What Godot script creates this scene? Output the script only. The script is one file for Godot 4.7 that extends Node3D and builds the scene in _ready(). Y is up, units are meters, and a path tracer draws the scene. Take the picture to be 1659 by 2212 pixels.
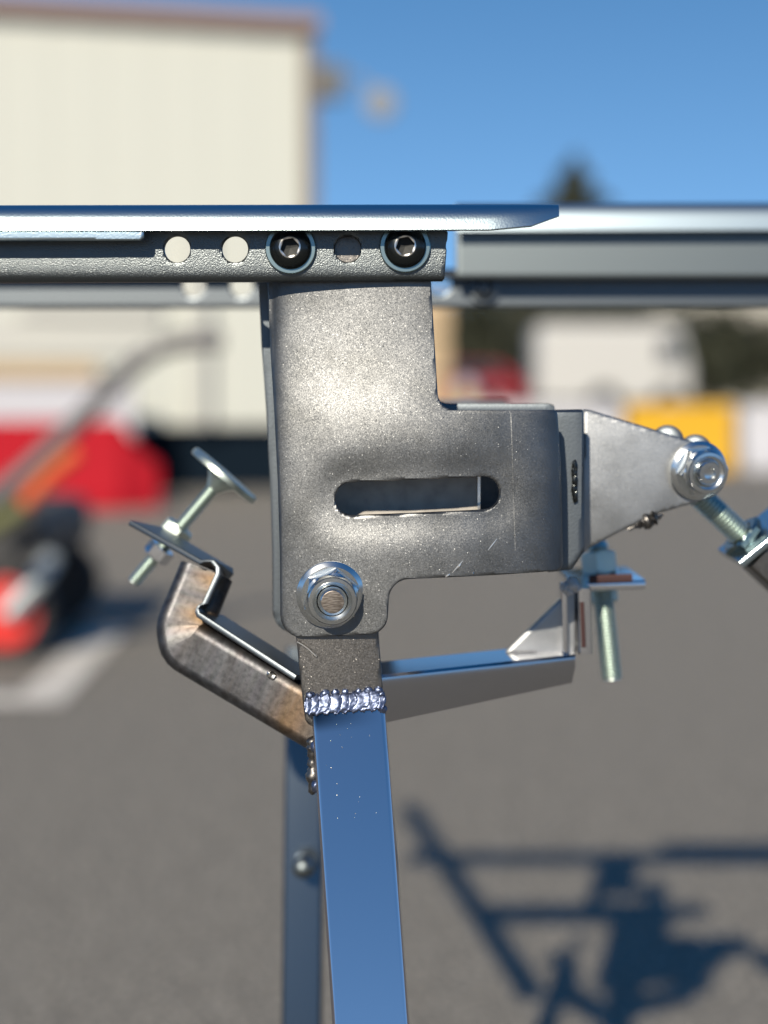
extends Node3D
# A steel stand on an asphalt lot, close up. Metres; y up. The stand's own parts are worked out in millimetres
# in a frame that lies straight ahead of the lens at its height (x right, y up, z towards the lens).

const FOCAL := 3305.0     # picture widths of a 1659 x 2212 survey grid
const AHEAD := 486.0      # mm from lens to bracket plate
const HIGH := 0.574       # m, lens above the asphalt
const TILT := 0.0755      # rad, lens tilted down

var M := {}
var used := {}
var rng := RandomNumberGenerator.new()


# ---------------------------------------------------------------- measuring
func ray(u: float, v: float) -> Vector3:
	var cx := (u - 829.5) / FOCAL
	var cy := -(v - 1106.0) / FOCAL
	return Vector3(cx, cy * cos(TILT) - sin(TILT), -(cos(TILT) + cy * sin(TILT)))

func spot(u: float, v: float, z := 0.0) -> Vector3:      # stand frame, mm
	var r := ray(u, v)
	return r * ((AHEAD - z) / -r.z) + Vector3(0, 0, AHEAD)

func flat(u: float, v: float, z := 0.0) -> Vector2:
	var p := spot(u, v, z)
	return Vector2(p.x, p.y)

func there(u: float, v: float, d: float) -> Vector3:     # world, m
	var r := ray(u, v)
	return r * (d / -r.z) + Vector3(0, HIGH, 0)

func trace(list: Array, z := 0.0) -> PackedVector2Array:
	var out := PackedVector2Array()
	for a in list:
		out.append(flat(a[0], a[1], z))
	return out

func bow(list: Array, cx: float, cy: float, r: float, a0: float, a1: float, n := 7) -> void:
	for i in n:
		var a := deg_to_rad(lerpf(a0, a1, i / float(n - 1)))
		list.append([cx + r * cos(a), cy + r * sin(a)])


# ---------------------------------------------------------------- shapes as triangle soups, outside counter-clockwise
class Soup:
	var t := PackedVector3Array()
	func tri(a: Vector3, b: Vector3, c: Vector3) -> void:
		t.append(a); t.append(b); t.append(c)
	func quad(a: Vector3, b: Vector3, c: Vector3, d: Vector3) -> void:
		t.append(a); t.append(b); t.append(c)
		t.append(a); t.append(c); t.append(d)

func finish(s: Soup, k := 0.001, crease := 35.0, tint = null) -> ArrayMesh:
	var t := s.t
	var n := t.size()
	var faces := n / 3
	var fn := PackedVector3Array(); fn.resize(faces)
	var fu := PackedVector3Array(); fu.resize(faces)
	var ids := {}
	var vid := PackedInt32Array(); vid.resize(n)
	var snap := 2000.0 if k < 0.01 else 20000.0
	for f in faces:
		var c := (t[f * 3 + 1] - t[f * 3]).cross(t[f * 3 + 2] - t[f * 3])
		fn[f] = c
		fu[f] = c.normalized()
		for j in 3:
			var key := Vector3i((t[f * 3 + j] * snap).round())
			if not ids.has(key):
				ids[key] = ids.size()
			vid[f * 3 + j] = ids[key]
	var start := PackedInt32Array(); start.resize(ids.size() + 1)
	for i in n:
		start[vid[i] + 1] += 1
	for i in ids.size():
		start[i + 1] += start[i]
	var fill := start.duplicate()
	var near := PackedInt32Array(); near.resize(n)
	for i in n:
		near[fill[vid[i]]] = i / 3
		fill[vid[i]] += 1
	var limit := cos(deg_to_rad(crease))
	var pos := PackedVector3Array(); pos.resize(n)
	var nor := PackedVector3Array(); nor.resize(n)
	var col := PackedColorArray()
	if tint != null:
		col.resize(n)
	for f in faces:
		for j in 3:
			var i := f * 3 + j
			var sum := Vector3.ZERO
			for q in range(start[vid[i]], start[vid[i] + 1]):
				var g := near[q]
				if fu[g].dot(fu[f]) > limit:
					sum += fn[g]
			var to := f * 3 + (0 if j == 0 else 3 - j)
			pos[to] = t[i] * k
			nor[to] = sum.normalized() if sum.length_squared() > 1e-20 else Vector3.UP
			if tint != null:
				col[to] = tint.call(t[i])
	var a := []
	a.resize(Mesh.ARRAY_MAX)
	a[Mesh.ARRAY_VERTEX] = pos
	a[Mesh.ARRAY_NORMAL] = nor
	if tint != null:
		a[Mesh.ARRAY_COLOR] = col
	var m := ArrayMesh.new()
	m.add_surface_from_arrays(Mesh.PRIMITIVE_TRIANGLES, a)
	return m

func poly_d(p: Vector2, q: PackedVector2Array) -> float:
	var d := p.distance_squared_to(q[0])
	var s := 1.0
	var n := q.size()
	var j := n - 1
	for i in n:
		var e := q[j] - q[i]
		var w := p - q[i]
		var b := w - e * clampf(w.dot(e) / e.length_squared(), 0.0, 1.0)
		d = minf(d, b.length_squared())
		var c1 := p.y >= q[i].y
		var c2 := p.y < q[j].y
		var c3 := e.x * w.y > e.y * w.x
		if (c1 and c2 and c3) or (not c1 and not c2 and not c3):
			s = -s
		j = i
	return s * sqrt(d)

func capsule_d(p: Vector2, a: Vector2, b: Vector2, r: float) -> float:
	var e := b - a
	var w := p - a
	return (w - e * clampf(w.dot(e) / e.length_squared(), 0, 1)).length() - r

# a sheet cut to the outline f < 0, its front at z, with a rounded edge and an uneven face
func plate(s: Soup, f: Callable, lo: Vector2, hi: Vector2, cell: float, z: float, th: float, bev: float, warp = null) -> void:
	var nx := int(ceil((hi.x - lo.x) / cell)) + 1
	var ny := int(ceil((hi.y - lo.y) / cell)) + 1
	var val := PackedFloat32Array(); val.resize(nx * ny)
	for j in ny:
		for i in nx:
			val[j * nx + i] = f.call(lo + Vector2(i, j) * cell)
	for j in ny - 1:
		for i in nx - 1:
			var id := [j * nx + i, j * nx + i + 1, (j + 1) * nx + i + 1, (j + 1) * nx + i]
			if val[id[0]] >= 0 and val[id[1]] >= 0 and val[id[2]] >= 0 and val[id[3]] >= 0:
				continue
			var pts: Array[Vector2] = []
			var ds: Array[float] = []
			var leave := -1
			for k in 4:
				var a: int = id[k]
				var b: int = id[(k + 1) % 4]
				var va := val[a]
				var vb := val[b]
				if va < 0:
					pts.append(lo + Vector2(a % nx, a / nx) * cell)
					ds.append(va)
				if (va < 0) != (vb < 0):
					var x := mini(a, b)
					var y := maxi(a, b)
					var w := val[x] / (val[x] - val[y])
					var px := lo + Vector2(x % nx, x / nx) * cell
					var py := lo + Vector2(y % nx, y / nx) * cell
					if va < 0:
						leave = pts.size()
					pts.append(px.lerp(py, w))
					ds.append(0.0)
			var fr: Array[Vector3] = []
			var bk: Array[Vector3] = []
			for k in pts.size():
				var lift: float = warp.call(pts[k]) if warp != null else 0.0
				var e := clampf(-ds[k] / bev, 0.0, 1.0) if bev > 0 else 1.0
				fr.append(Vector3(pts[k].x, pts[k].y, z + lift - bev * (1.0 - sqrt(1.0 - (1.0 - e) * (1.0 - e)))))
				bk.append(Vector3(pts[k].x, pts[k].y, z + lift - th))
			for k in range(1, pts.size() - 1):
				s.tri(fr[0], fr[k], fr[k + 1])
				s.tri(bk[0], bk[k + 1], bk[k])
			if leave >= 0:
				var nxt := (leave + 1) % pts.size()
				s.quad(fr[leave], bk[leave], bk[nxt], fr[nxt])

func sheet(s: Soup, outline: PackedVector2Array, cell: float, z: float, th: float, bev := 0.6, warp = null, cut = null) -> void:
	var lo := outline[0]
	var hi := outline[0]
	for p in outline:
		lo = lo.min(p)
		hi = hi.max(p)
	var f := func(p: Vector2) -> float:
		var d := poly_d(p, outline)
		return maxf(d, -cut.call(p)) if cut != null else d
	plate(s, f, lo - Vector2.ONE * cell, hi + Vector2.ONE * cell, cell, z, th, bev, warp)

# a profile (x = side, y = up) drawn along points
func sweep(s: Soup, pts: Array, prof: PackedVector2Array, up := Vector3.UP, taper := []) -> void:
	var rings := []
	for i in pts.size():
		var t: Vector3 = ((pts[mini(i + 1, pts.size() - 1)] - pts[i]).normalized() + (pts[i] - pts[maxi(i - 1, 0)]).normalized()).normalized()
		var side := up.cross(t).normalized()
		var nup := t.cross(side)
		var k: float = taper[i] if taper.size() else 1.0
		var ring := PackedVector3Array()
		for p in prof:
			ring.append(pts[i] + side * p.x * k + nup * p.y * k)
		rings.append(ring)
	var n := prof.size()
	for i in rings.size() - 1:
		for k in n:
			var l := (k + 1) % n
			s.quad(rings[i][k], rings[i][l], rings[i + 1][l], rings[i + 1][k])
	var tris := Geometry2D.triangulate_polygon(prof)
	for k in range(0, tris.size(), 3):
		var a := prof[tris[k]]
		var b := prof[tris[k + 1]]
		var c := prof[tris[k + 2]]
		var ccw := (b - a).cross(c - a) > 0
		var o := [tris[k], tris[k + 1], tris[k + 2]] if ccw else [tris[k], tris[k + 2], tris[k + 1]]
		var last: PackedVector3Array = rings[-1]
		var first: PackedVector3Array = rings[0]
		s.tri(last[o[0]], last[o[1]], last[o[2]])
		s.tri(first[o[0]], first[o[2]], first[o[1]])

func resample(pts: Array, step: float) -> Array:
	var out := [pts[0]]
	for i in range(1, pts.size()):
		var n := maxi(1, int(pts[i].distance_to(pts[i - 1]) / step))
		for k in n:
			out.append(pts[i - 1].lerp(pts[i], (k + 1) / float(n)))
	return out

func bend(pts: Array, r: float, n := 5) -> Array:        # rounds the corners of a line
	var out := [pts[0]]
	for i in range(1, pts.size() - 1):
		var a: Vector3 = pts[i] + (pts[i - 1] - pts[i]).normalized() * r
		var c: Vector3 = pts[i] + (pts[i + 1] - pts[i]).normalized() * r
		for k in n:
			var t := k / float(n - 1)
			out.append(a.lerp(pts[i], t).lerp(pts[i].lerp(c, t), t))
	out.append(pts[-1])
	return out

func rounded(w: float, h: float, r: float, n := 4) -> PackedVector2Array:
	var out := PackedVector2Array()
	for q in 4:
		var c := Vector2((w / 2 - r) * (1 if q in [0, 3] else -1), (h / 2 - r) * (1 if q < 2 else -1))
		for k in n + 1:
			out.append(c + Vector2.from_angle((q + k / float(n)) * PI / 2) * r)
	return out

func circle(r: float, n := 24) -> PackedVector2Array:
	var out := PackedVector2Array()
	for k in n:
		out.append(Vector2.from_angle(k * TAU / n) * r)
	return out

func box(s: Soup, c: Vector3, size: Vector3, r := 0.0, turn := Basis()) -> void:
	var z := turn * Vector3(0, 0, size.z / 2)
	sweep(s, [c - z, c + z], rounded(size.x, size.y, maxf(r, 0.0001 * size.x), 3 if r > 0 else 1), turn * Vector3.UP)

# rings round an axis: x radius, y height, z across-flats / 2 of a hexagon or 0
func lathe(s: Soup, o: Vector3, axis: Vector3, prof: Array, seg := 36, roll := 0.0) -> void:
	var w := axis.normalized()
	var e := (Vector3.UP if absf(w.y) < 0.9 else Vector3.BACK).cross(w).normalized()
	var g := w.cross(e)
	var rings := []
	for q in prof:
		var ring := PackedVector3Array()
		for k in seg:
			var a := TAU * k / seg
			var r: float = q.x
			if q is Vector3 and q.z > 0:
				r = minf(r, q.z / cos(fposmod(a, PI / 3) - PI / 6))
			ring.append(o + w * q.y + (e * cos(a + roll) + g * sin(a + roll)) * r)
		rings.append(ring)
	for i in rings.size() - 1:
		for k in seg:
			var l := (k + 1) % seg
			if prof[i].x < 1e-5:
				s.tri(rings[i][k], rings[i + 1][l], rings[i + 1][k])
			elif prof[i + 1].x < 1e-5:
				s.tri(rings[i][k], rings[i][l], rings[i + 1][k])
			else:
				s.quad(rings[i][k], rings[i][l], rings[i + 1][l], rings[i + 1][k])

func blob(s: Soup, c: Vector3, r: Vector3, turn := Basis(), rough := 0.0) -> void:
	var rows := 8
	var cols := 14
	var p := []
	for i in rows + 1:
		var ring := []
		for k in cols:
			var a := PI * i / rows - PI / 2
			var b := TAU * k / cols
			var q := Vector3(cos(a) * cos(b), sin(a), -cos(a) * sin(b))
			if rough > 0 and i > 0 and i < rows:
				q *= 1.0 + rng.randf_range(-rough, rough)
			ring.append(c + turn * (q * r))
		p.append(ring)
	for i in rows:
		for k in cols:
			var l := (k + 1) % cols
			if i > 0:
				s.tri(p[i][k], p[i][l], p[i + 1][l])
			if i < rows - 1:
				s.tri(p[i][k], p[i + 1][l], p[i + 1][k])
			elif i == rows - 1:
				s.tri(p[i][k], p[i][l], p[i + 1][k])

func thread(s: Soup, a: Vector3, b: Vector3, r: float, pitch := 1.25, seg := 24) -> void:
	var l := (b - a).length()
	var prof := [Vector2(0, 0), Vector2(r * 0.8, 0)]
	var h := 0.7
	while h + pitch < l - 0.6:
		prof.append(Vector2(r * 0.80, h))
		prof.append(Vector2(r, h + pitch * 0.45))
		prof.append(Vector2(r, h + pitch * 0.6))
		h += pitch
	prof.append(Vector2(r * 0.8, l))
	prof.append(Vector2(0, l))
	lathe(s, a, b - a, prof, seg)

func hexnut(s: Soup, o: Vector3, axis: Vector3, flats: float, h: float, bore: float, roll := 0.0) -> void:
	var p := flats / 2
	var c := p / cos(PI / 6)
	lathe(s, o, axis, [Vector3(bore, 0, 0), Vector3(p * 0.98, 0, 0), Vector3(c, (c - p) * 0.6, p), Vector3(c, h - (c - p) * 0.6, p), Vector3(p * 0.98, h, 0), Vector3(bore + 0.6, h, 0), Vector3(bore, h - 0.6, 0), Vector3(bore, 0, 0)], 72, roll)


# ---------------------------------------------------------------- objects
func numbered(called: String, parent: Node) -> String:
	var key := "%d/%s" % [parent.get_instance_id(), called]
	used[key] = used.get(key, -1) + 1
	return called if used[key] == 0 else "%s_%03d" % [called, used[key]]

func obj(called: String, mesh: Mesh, m: Material, parent: Node = self) -> MeshInstance3D:
	var o := MeshInstance3D.new()
	o.name = numbered(called, parent)
	o.mesh = mesh
	o.material_override = m
	o.cast_shadow = GeometryInstance3D.SHADOW_CASTING_SETTING_ON
	parent.add_child(o, true)
	return o

func tag(o: Node, label: String, category := "", group := "") -> Node:
	o.set_meta("label", label)
	if category:
		o.set_meta("category", category)
	if group:
		o.set_meta("group", group)
	return o

func struct(called: String, mesh: Mesh, m: Material) -> MeshInstance3D:
	var o := obj(called, mesh, m)
	o.set_meta("kind", "structure")
	return o

func thing(called: String, label: String, category: String, at := Vector3.ZERO, turn := 0.0, group := "") -> Node3D:
	var o := Node3D.new()
	o.name = numbered(called, self)
	add_child(o, true)
	o.position = at
	o.rotation.y = turn
	tag(o, label, category, group)
	return o


# ---------------------------------------------------------------- materials
func grain(size: int, each: int, spread: float, sd: int, glints := 0.04, stretch := 1) -> ImageTexture:   # small facets turned at random, as a normal map
	rng.seed = sd
	var im := Image.create(size, size, false, Image.FORMAT_RGB8)
	var w := size / (each * stretch)
	var h := size / each
	for j in h:
		for i in w:
			var a := rng.randf() * TAU
			var r := spread * sqrt(-2.0 * log(maxf(rng.randf(), 1e-4)))
			if rng.randf() < glints:
				r *= 3.6
			var n := Vector3(r * cos(a), r * sin(a), 1.0).normalized()
			im.fill_rect(Rect2i(i * each * stretch, j * each, each * stretch, each), Color(n.x * 0.5 + 0.5, n.y * 0.5 + 0.5, n.z * 0.5 + 0.5))
	return ImageTexture.create_from_image(im)

func noise(freq: float, sd: int, oct := 4, size := 512, as_normal := false, bump := 4.0, ramp: Gradient = null, kind := FastNoiseLite.TYPE_SIMPLEX_SMOOTH) -> NoiseTexture2D:
	var n := FastNoiseLite.new()
	n.noise_type = kind
	n.frequency = freq
	n.seed = sd
	n.fractal_octaves = oct
	var t := NoiseTexture2D.new()
	t.width = size
	t.height = size
	t.seamless = true
	t.as_normal_map = as_normal
	t.bump_strength = bump
	t.noise = n
	if ramp:
		t.color_ramp = ramp
	return t

func ramp(stops: Array) -> Gradient:
	var g := Gradient.new()
	var at := PackedFloat32Array()
	var cs := PackedColorArray()
	for s in stops:
		at.append(s[0])
		cs.append(s[1])
	g.offsets = at
	g.colors = cs
	return g

func lin(r: float, g: float, b: float) -> Color:
	return Color(r, g, b).linear_to_srgb()

func mat(called: String, c: Color, rough: float, metal := 0.0) -> StandardMaterial3D:
	var m := StandardMaterial3D.new()
	m.resource_name = called
	m.albedo_color = c
	m.roughness = rough
	m.metallic = metal
	M[called] = m
	return m

func tri(m: StandardMaterial3D, per_metre: float, world := false) -> StandardMaterial3D:
	m.uv1_triplanar = true
	m.uv1_world_triplanar = world
	m.uv1_scale = Vector3.ONE * per_metre
	m.uv1_triplanar_sharpness = 6.0
	return m

func bumps(m: StandardMaterial3D, t: Texture2D, k: float) -> StandardMaterial3D:
	m.normal_enabled = true
	m.normal_texture = t
	m.normal_scale = k
	return m

func materials() -> void:
	var sparkle := grain(1024, 2, 0.036, 11, 0.03)
	var peel := noise(0.09, 5, 3, 512, true, 9.0)
	var smear := noise(0.012, 9, 4, 512, false, 1, ramp([[0.15, lin(0.72, 0.72, 0.715)], [0.5, lin(0.88, 0.88, 0.88)], [0.85, Color.WHITE]]))
	var m := tri(mat("plate_steel", lin(0.162, 0.169, 0.175), 0.47, 1.0), 8.0)
	m.albedo_texture = smear
	m.roughness_texture = noise(0.016, 23, 5, 512, false, 1, ramp([[0.1, Color(0.88, 0.88, 0.88)], [0.9, Color.WHITE]]))
	bumps(m, sparkle, 1.0)
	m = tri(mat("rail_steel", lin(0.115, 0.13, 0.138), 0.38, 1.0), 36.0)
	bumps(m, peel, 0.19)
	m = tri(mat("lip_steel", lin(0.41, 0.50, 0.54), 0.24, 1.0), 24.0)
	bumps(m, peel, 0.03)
	m = tri(mat("rear_steel", lin(0.115, 0.133, 0.15), 0.42, 1.0), 18.0)
	bumps(m, peel, 0.02)
	mat("pale_lip", lin(0.30, 0.37, 0.42), 0.36, 1.0)
	m = tri(mat("pale_steel", lin(0.14, 0.165, 0.178), 0.45, 1.0), 18.0)
	mat("leg_steel", lin(0.095, 0.115, 0.135), 0.2, 1.0)
	m = tri(mat("tongue_steel", lin(0.15, 0.145, 0.14), 0.40, 1.0), 8.0)
	bumps(m, sparkle, 1.2)
	m = tri(mat("gusset_steel", lin(0.33, 0.345, 0.36), 0.44, 1.0), 8.0)
	m.albedo_texture = smear
	bumps(m, sparkle, 0.5)
	mat("mirror_steel", lin(0.68, 0.70, 0.74), 0.07, 1.0)
	m = mat("leg_front", Color.WHITE, 0.06, 1.0)
	m.vertex_color_use_as_albedo = true
	mat("weld_steel", lin(0.15, 0.18, 0.27), 0.40, 1.0)
	mat("zinc", lin(0.62, 0.65, 0.66), 0.2, 1.0)
	m = tri(mat("green_zinc", lin(0.50, 0.575, 0.54), 0.42, 1.0), 30.0)
	m = tri(mat("cut_steel", lin(0.40, 0.37, 0.34), 0.5, 1.0), 1.0)
	m.uv1_scale = Vector3(60, 420, 60)
	m.uv1_offset = Vector3(0.3, 0.1, 0)
	m.albedo_texture = noise(0.02, 31, 4, 256, false, 1, ramp([[0.2, lin(0.35, 0.32, 0.3)], [0.6, lin(0.8, 0.76, 0.72)], [1.0, Color.WHITE]]))
	m = tri(mat("inner_grey", lin(0.42, 0.40, 0.37), 0.6, 0.1), 20.0)
	m.albedo_texture = smear
	mat("red_reflection_strip", lin(0.045, 0.02, 0.02), 0.5, 0.5)  # a red reflection on the steel edges, put in as colour
	mat("arm_steel", lin(0.46, 0.46, 0.48), 0.12, 1.0)
	mat("weld_ash", lin(0.46, 0.45, 0.43), 0.75, 0.2)
	mat("dull_zinc", lin(0.22, 0.285, 0.285), 0.26, 1.0)
	mat("black_oxide", lin(0.035, 0.04, 0.042), 0.22, 0.9)
	mat("socket_black", lin(0.012, 0.014, 0.015), 0.6, 0.3)
	mat("bright_edge", lin(0.80, 0.78, 0.74), 0.28, 1.0)
	m = tri(mat("raw_steel", Color.WHITE, 0.46, 0.9), 24.0)
	m.vertex_color_use_as_albedo = true
	m.albedo_texture = noise(0.03, 17, 5, 512, false, 1, ramp([[0.1, lin(0.6, 0.6, 0.6)], [0.5, lin(0.88, 0.88, 0.88)], [0.9, Color.WHITE]]))
	bumps(m, sparkle, 1.2)
	m = tri(mat("asphalt", Color.WHITE, 0.92), 1.6, true)
	m.albedo_texture = noise(0.055, 3, 6, 1024, false, 1, ramp([[0.2, lin(0.06, 0.056, 0.048)], [0.5, lin(0.192, 0.178, 0.151)], [0.8, lin(0.40, 0.372, 0.318)]]))
	m.detail_enabled = true
	m.detail_blend_mode = BaseMaterial3D.BLEND_MODE_MUL
	m.detail_uv_layer = BaseMaterial3D.DETAIL_UV_2
	m.uv2_triplanar = true
	m.uv2_world_triplanar = true
	m.uv2_scale = Vector3.ONE * 0.9
	m.detail_albedo = noise(0.02, 77, 7, 1024, false, 1, ramp([[0.2, lin(0.8, 0.8, 0.8)], [0.5, lin(0.93, 0.93, 0.93)], [0.75, Color.WHITE]]))
	bumps(m, noise(0.3, 8, 3, 512, true, 6.0), 0.7)
	m = tri(mat("road_paint", Color.WHITE, 0.7), 2.0, true)
	m.albedo_texture = noise(0.02, 4, 5, 512, false, 1, ramp([[0.2, lin(0.36, 0.34, 0.30)], [0.5, lin(0.58, 0.555, 0.50)], [1.0, lin(0.68, 0.65, 0.59)]]))
	mat("cream_siding", lin(0.42, 0.44, 0.41), 0.8)
	mat("grey_siding", lin(0.37, 0.38, 0.36), 0.6)
	mat("brown_trim", lin(0.22, 0.16, 0.145), 0.8)
	mat("corner_brown", lin(0.12, 0.10, 0.088), 0.7)
	mat("dark_skirting", lin(0.006, 0.011, 0.018), 1.0)
	M.dark_skirting.metallic_specular = 0.05
	mat("tan_block", lin(0.37, 0.28, 0.175), 0.85)
	mat("mortar", lin(0.17, 0.18, 0.15), 0.9)
	mat("red_plastic", lin(0.30, 0.009, 0.017), 0.75)
	M.red_plastic.metallic_specular = 0.2
	mat("white_plastic", lin(0.35, 0.36, 0.40), 0.7)
	mat("yellow_plastic", lin(0.45, 0.262, 0.022), 0.75)
	M.yellow_plastic.metallic_specular = 0.2
	mat("orange_cloth", lin(0.45, 0.085, 0.02), 0.8)
	mat("yellow_cloth", lin(0.09, 0.095, 0.03), 0.8)
	mat("rubber", lin(0.012, 0.012, 0.013), 0.8)
	mat("black_body", lin(0.014, 0.015, 0.017), 0.55)
	mat("grey_tube", lin(0.10, 0.10, 0.105), 0.5, 0.2)
	mat("strut_grey", lin(0.30, 0.34, 0.36), 0.45, 0.3)
	mat("wheel_red", lin(0.46, 0.016, 0.012), 0.6)
	mat("van_white", lin(0.36, 0.365, 0.36), 0.5)
	mat("car_red", lin(0.20, 0.012, 0.018), 0.3)
	mat("car_glass", lin(0.02, 0.025, 0.03), 0.08)
	mat("pale_wall", lin(0.42, 0.41, 0.37), 0.7)
	mat("lamp_dark", lin(0.03, 0.035, 0.04), 0.5)
	mat("lamp_grey", lin(0.17, 0.19, 0.22), 0.6)
	mat("post_yellow", lin(0.42, 0.46, 0.16), 0.5)
	m = mat("leaf", Color.WHITE, 0.7)
	m.vertex_color_use_as_albedo = true
	m.backlight_enabled = true
	m.backlight = Color(0.15, 0.18, 0.08)
	mat("bark", lin(0.07, 0.05, 0.035), 0.9)


# ---------------------------------------------------------------- the stand
func bracket_outline() -> PackedVector2Array:
	var l := [[572, 520], [932, 520], [932, 606]]
	bow(l, 984, 848, 38, 180, 90)
	l.append([1100, 886])
	bow(l, 1202, 896, 10, 270, 350, 4)
	l.append_array([[1220, 1000], [1226, 1228], [1219, 1238], [1050, 1245]])
	bow(l, 885, 1296, 45, 270, 180)
	bow(l, 798, 1331, 40, 0, 90)
	bow(l, 650, 1334, 47, 90, 180)
	l.append_array([[602, 1200], [597, 1040], [589, 900], [579, 760], [572, 610]])
	var out := trace(l)
	out.reverse()
	return out

func flange_nut(parent: Node, c: Vector3, axis: Vector3, r: float, bolt: float, roll: float, hollow := false) -> void:
	var s := Soup.new()
	var p := r * 0.735            # half across flats
	var h := r * 1.0
	lathe(s, c, axis, [Vector3(bolt, 0, 0), Vector3(r * 0.97, 0, 0), Vector3(r, 0.35, 0), Vector3(r, 0.9, 0), Vector3(r * 0.97, 1.2, 0), Vector3(r * 0.86, 1.9, 0), Vector3(r * 0.85, 1.95, p * 1.005), Vector3(p / 0.866, 2.0, p), Vector3(p / 0.866, h * 0.60, p), Vector3(p * 1.08, h * 0.66, p), Vector3(p * 0.985, h * 0.70, p), Vector3(p * 0.955, h * 0.84, 0), Vector3(p * 0.92, h * 0.88, 0), Vector3(p * 0.78, h * 0.89, 0), Vector3(p * 0.74, h * 0.86, 0), Vector3(bolt * 1.02, h * 0.80, 0), Vector3(bolt, h * 0.6, 0)], 96, roll)
	obj("flange_nut", finish(s, 0.001, 16), M.zinc, parent)
	s = Soup.new()
	var tip := h * 0.98
	if hollow:
		lathe(s, c, axis, [Vector2(bolt * 0.9, 0), Vector2(bolt, tip - 1.0), Vector2(bolt * 0.85, tip), Vector2(bolt * 0.5, tip), Vector2(bolt * 0.42, tip - 1.5), Vector2(0, tip - 1.8)], 40)
		obj("bolt", finish(s, 0.001, 30), M.zinc, parent)
	else:
		lathe(s, c, axis, [Vector2(bolt * 0.9, 0), Vector2(bolt * 0.95, tip - 2.2), Vector2(bolt * 0.95, tip - 1.5), Vector2(bolt * 0.74, tip)], 48)
		var bolt_o := obj("bolt", finish(s, 0.001, 30), M.zinc, parent)
		s = Soup.new()
		lathe(s, c, axis, [Vector2(bolt * 0.74, tip), Vector2(bolt * 0.7, tip + 0.12), Vector2(0, tip + 0.12)], 40)
		obj("bolt_face", finish(s), M.cut_steel, parent if parent != bolt_o else parent)

func socket_bolt(parent: Node, c: Vector3) -> void:
	var w := Soup.new()
	lathe(w, c, Vector3.BACK, [Vector2(4, 0), Vector2(7.9, 0), Vector2(8, 0.2), Vector2(8, 1.1), Vector2(7.7, 1.4), Vector2(6.0, 1.4), Vector2(5.8, 1.2)], 64)
	obj("washer", finish(w, 0.001, 30), M.dull_zinc, parent)
	var s := Soup.new()
	lathe(s, c, Vector3.BACK, [Vector2(6.6, 1.35), Vector2(6.5, 2.2), Vector2(6.0, 3.2), Vector2(5.1, 4.1), Vector2(4.2, 4.6), Vector2(3.35, 4.75)], 64)
	obj("bolt_head", finish(s, 0.001, 40), M.black_oxide, parent)
	s = Soup.new()
	lathe(s, c, Vector3.BACK, [Vector3(3.35, 4.75, 0), Vector3(3.1, 4.85, 0), Vector3(2.95, 4.7, 2.62)], 60, 0.2)
	obj("socket_rim", finish(s, 0.001, 20), M.bright_edge, parent)
	s = Soup.new()
	lathe(s, c, Vector3.BACK, [Vector3(3.0, 4.72, 2.62), Vector3(2.9, 2.2, 2.55), Vector3(0, 1.6, 0)], 60, 0.2)
	obj("socket", finish(s, 0.001, 20), M.socket_black, parent)

func rail(stand: Node, called: String, z: float, u0: float, u1: float, v_top: float, v_mid: float, v_low: float, fall: float, web_end: float, holes: Array, hole_r: float, steel: Material, lip: Material) -> MeshInstance3D:
	var k := (AHEAD - z) / AHEAD
	var web := trace([[u0, v_mid - 6 + 8 * 0], [web_end, v_mid - 6], [web_end - 8, v_low - fall], [u0, v_low + 3]], z)
	web.reverse()
	var cs := []
	for h in holes:
		cs.append(flat(h[0], h[1], z))
	var cut := func(p: Vector2) -> float:
		var d := 1e9
		for c in cs:
			d = minf(d, p.distance_to(c) - hole_r)
		return d
	var s := Soup.new()
	var base := flat(u0, v_low, z).y
	sheet(s, web, 0.8 * k, z, 3.0, 0.5, func(p: Vector2) -> float: return -1.6 * exp(-maxf(0.0, p.y - base) / 1.2) if k < 1.01 else 0.0, cut)
	var o := obj(called, finish(s, 0.001, 40), steel, stand)
	s = Soup.new()
	var h := (v_mid - v_top) * (AHEAD - z) / FOCAL
	var prof := PackedVector2Array()
	for q in [[-26, -2.4], [2.0, -2.4], [4.6, -3.2], [5.6, -4.6], [6.6, -h + 0.25], [6.9, -h], [8.9, -h], [9.2, -h + 0.3], [8.6, -h * 0.62], [8.1, -h * 0.45], [7.2, -h * 0.26], [5.8, -h * 0.11], [4.0, -h * 0.03], [2.0, 0.0], [-26, 0.0]]:
		prof.append(Vector2(q[0], q[1]))
	var a := spot(u0, v_top + 3, z)
	var b := spot(u1, v_top, z)
	# side of the sweep is +z when it runs to the right with up = y... turned so that x of the profile points to the lens
	var pts := [b, b + Vector3(-9, 0, 0), b + Vector3(-22, 0, 0), a]
	sweep(s, pts, prof, Vector3.UP, [0.45, 0.85, 1.0, 1.0])
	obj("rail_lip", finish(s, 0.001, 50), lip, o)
	return o

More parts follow.
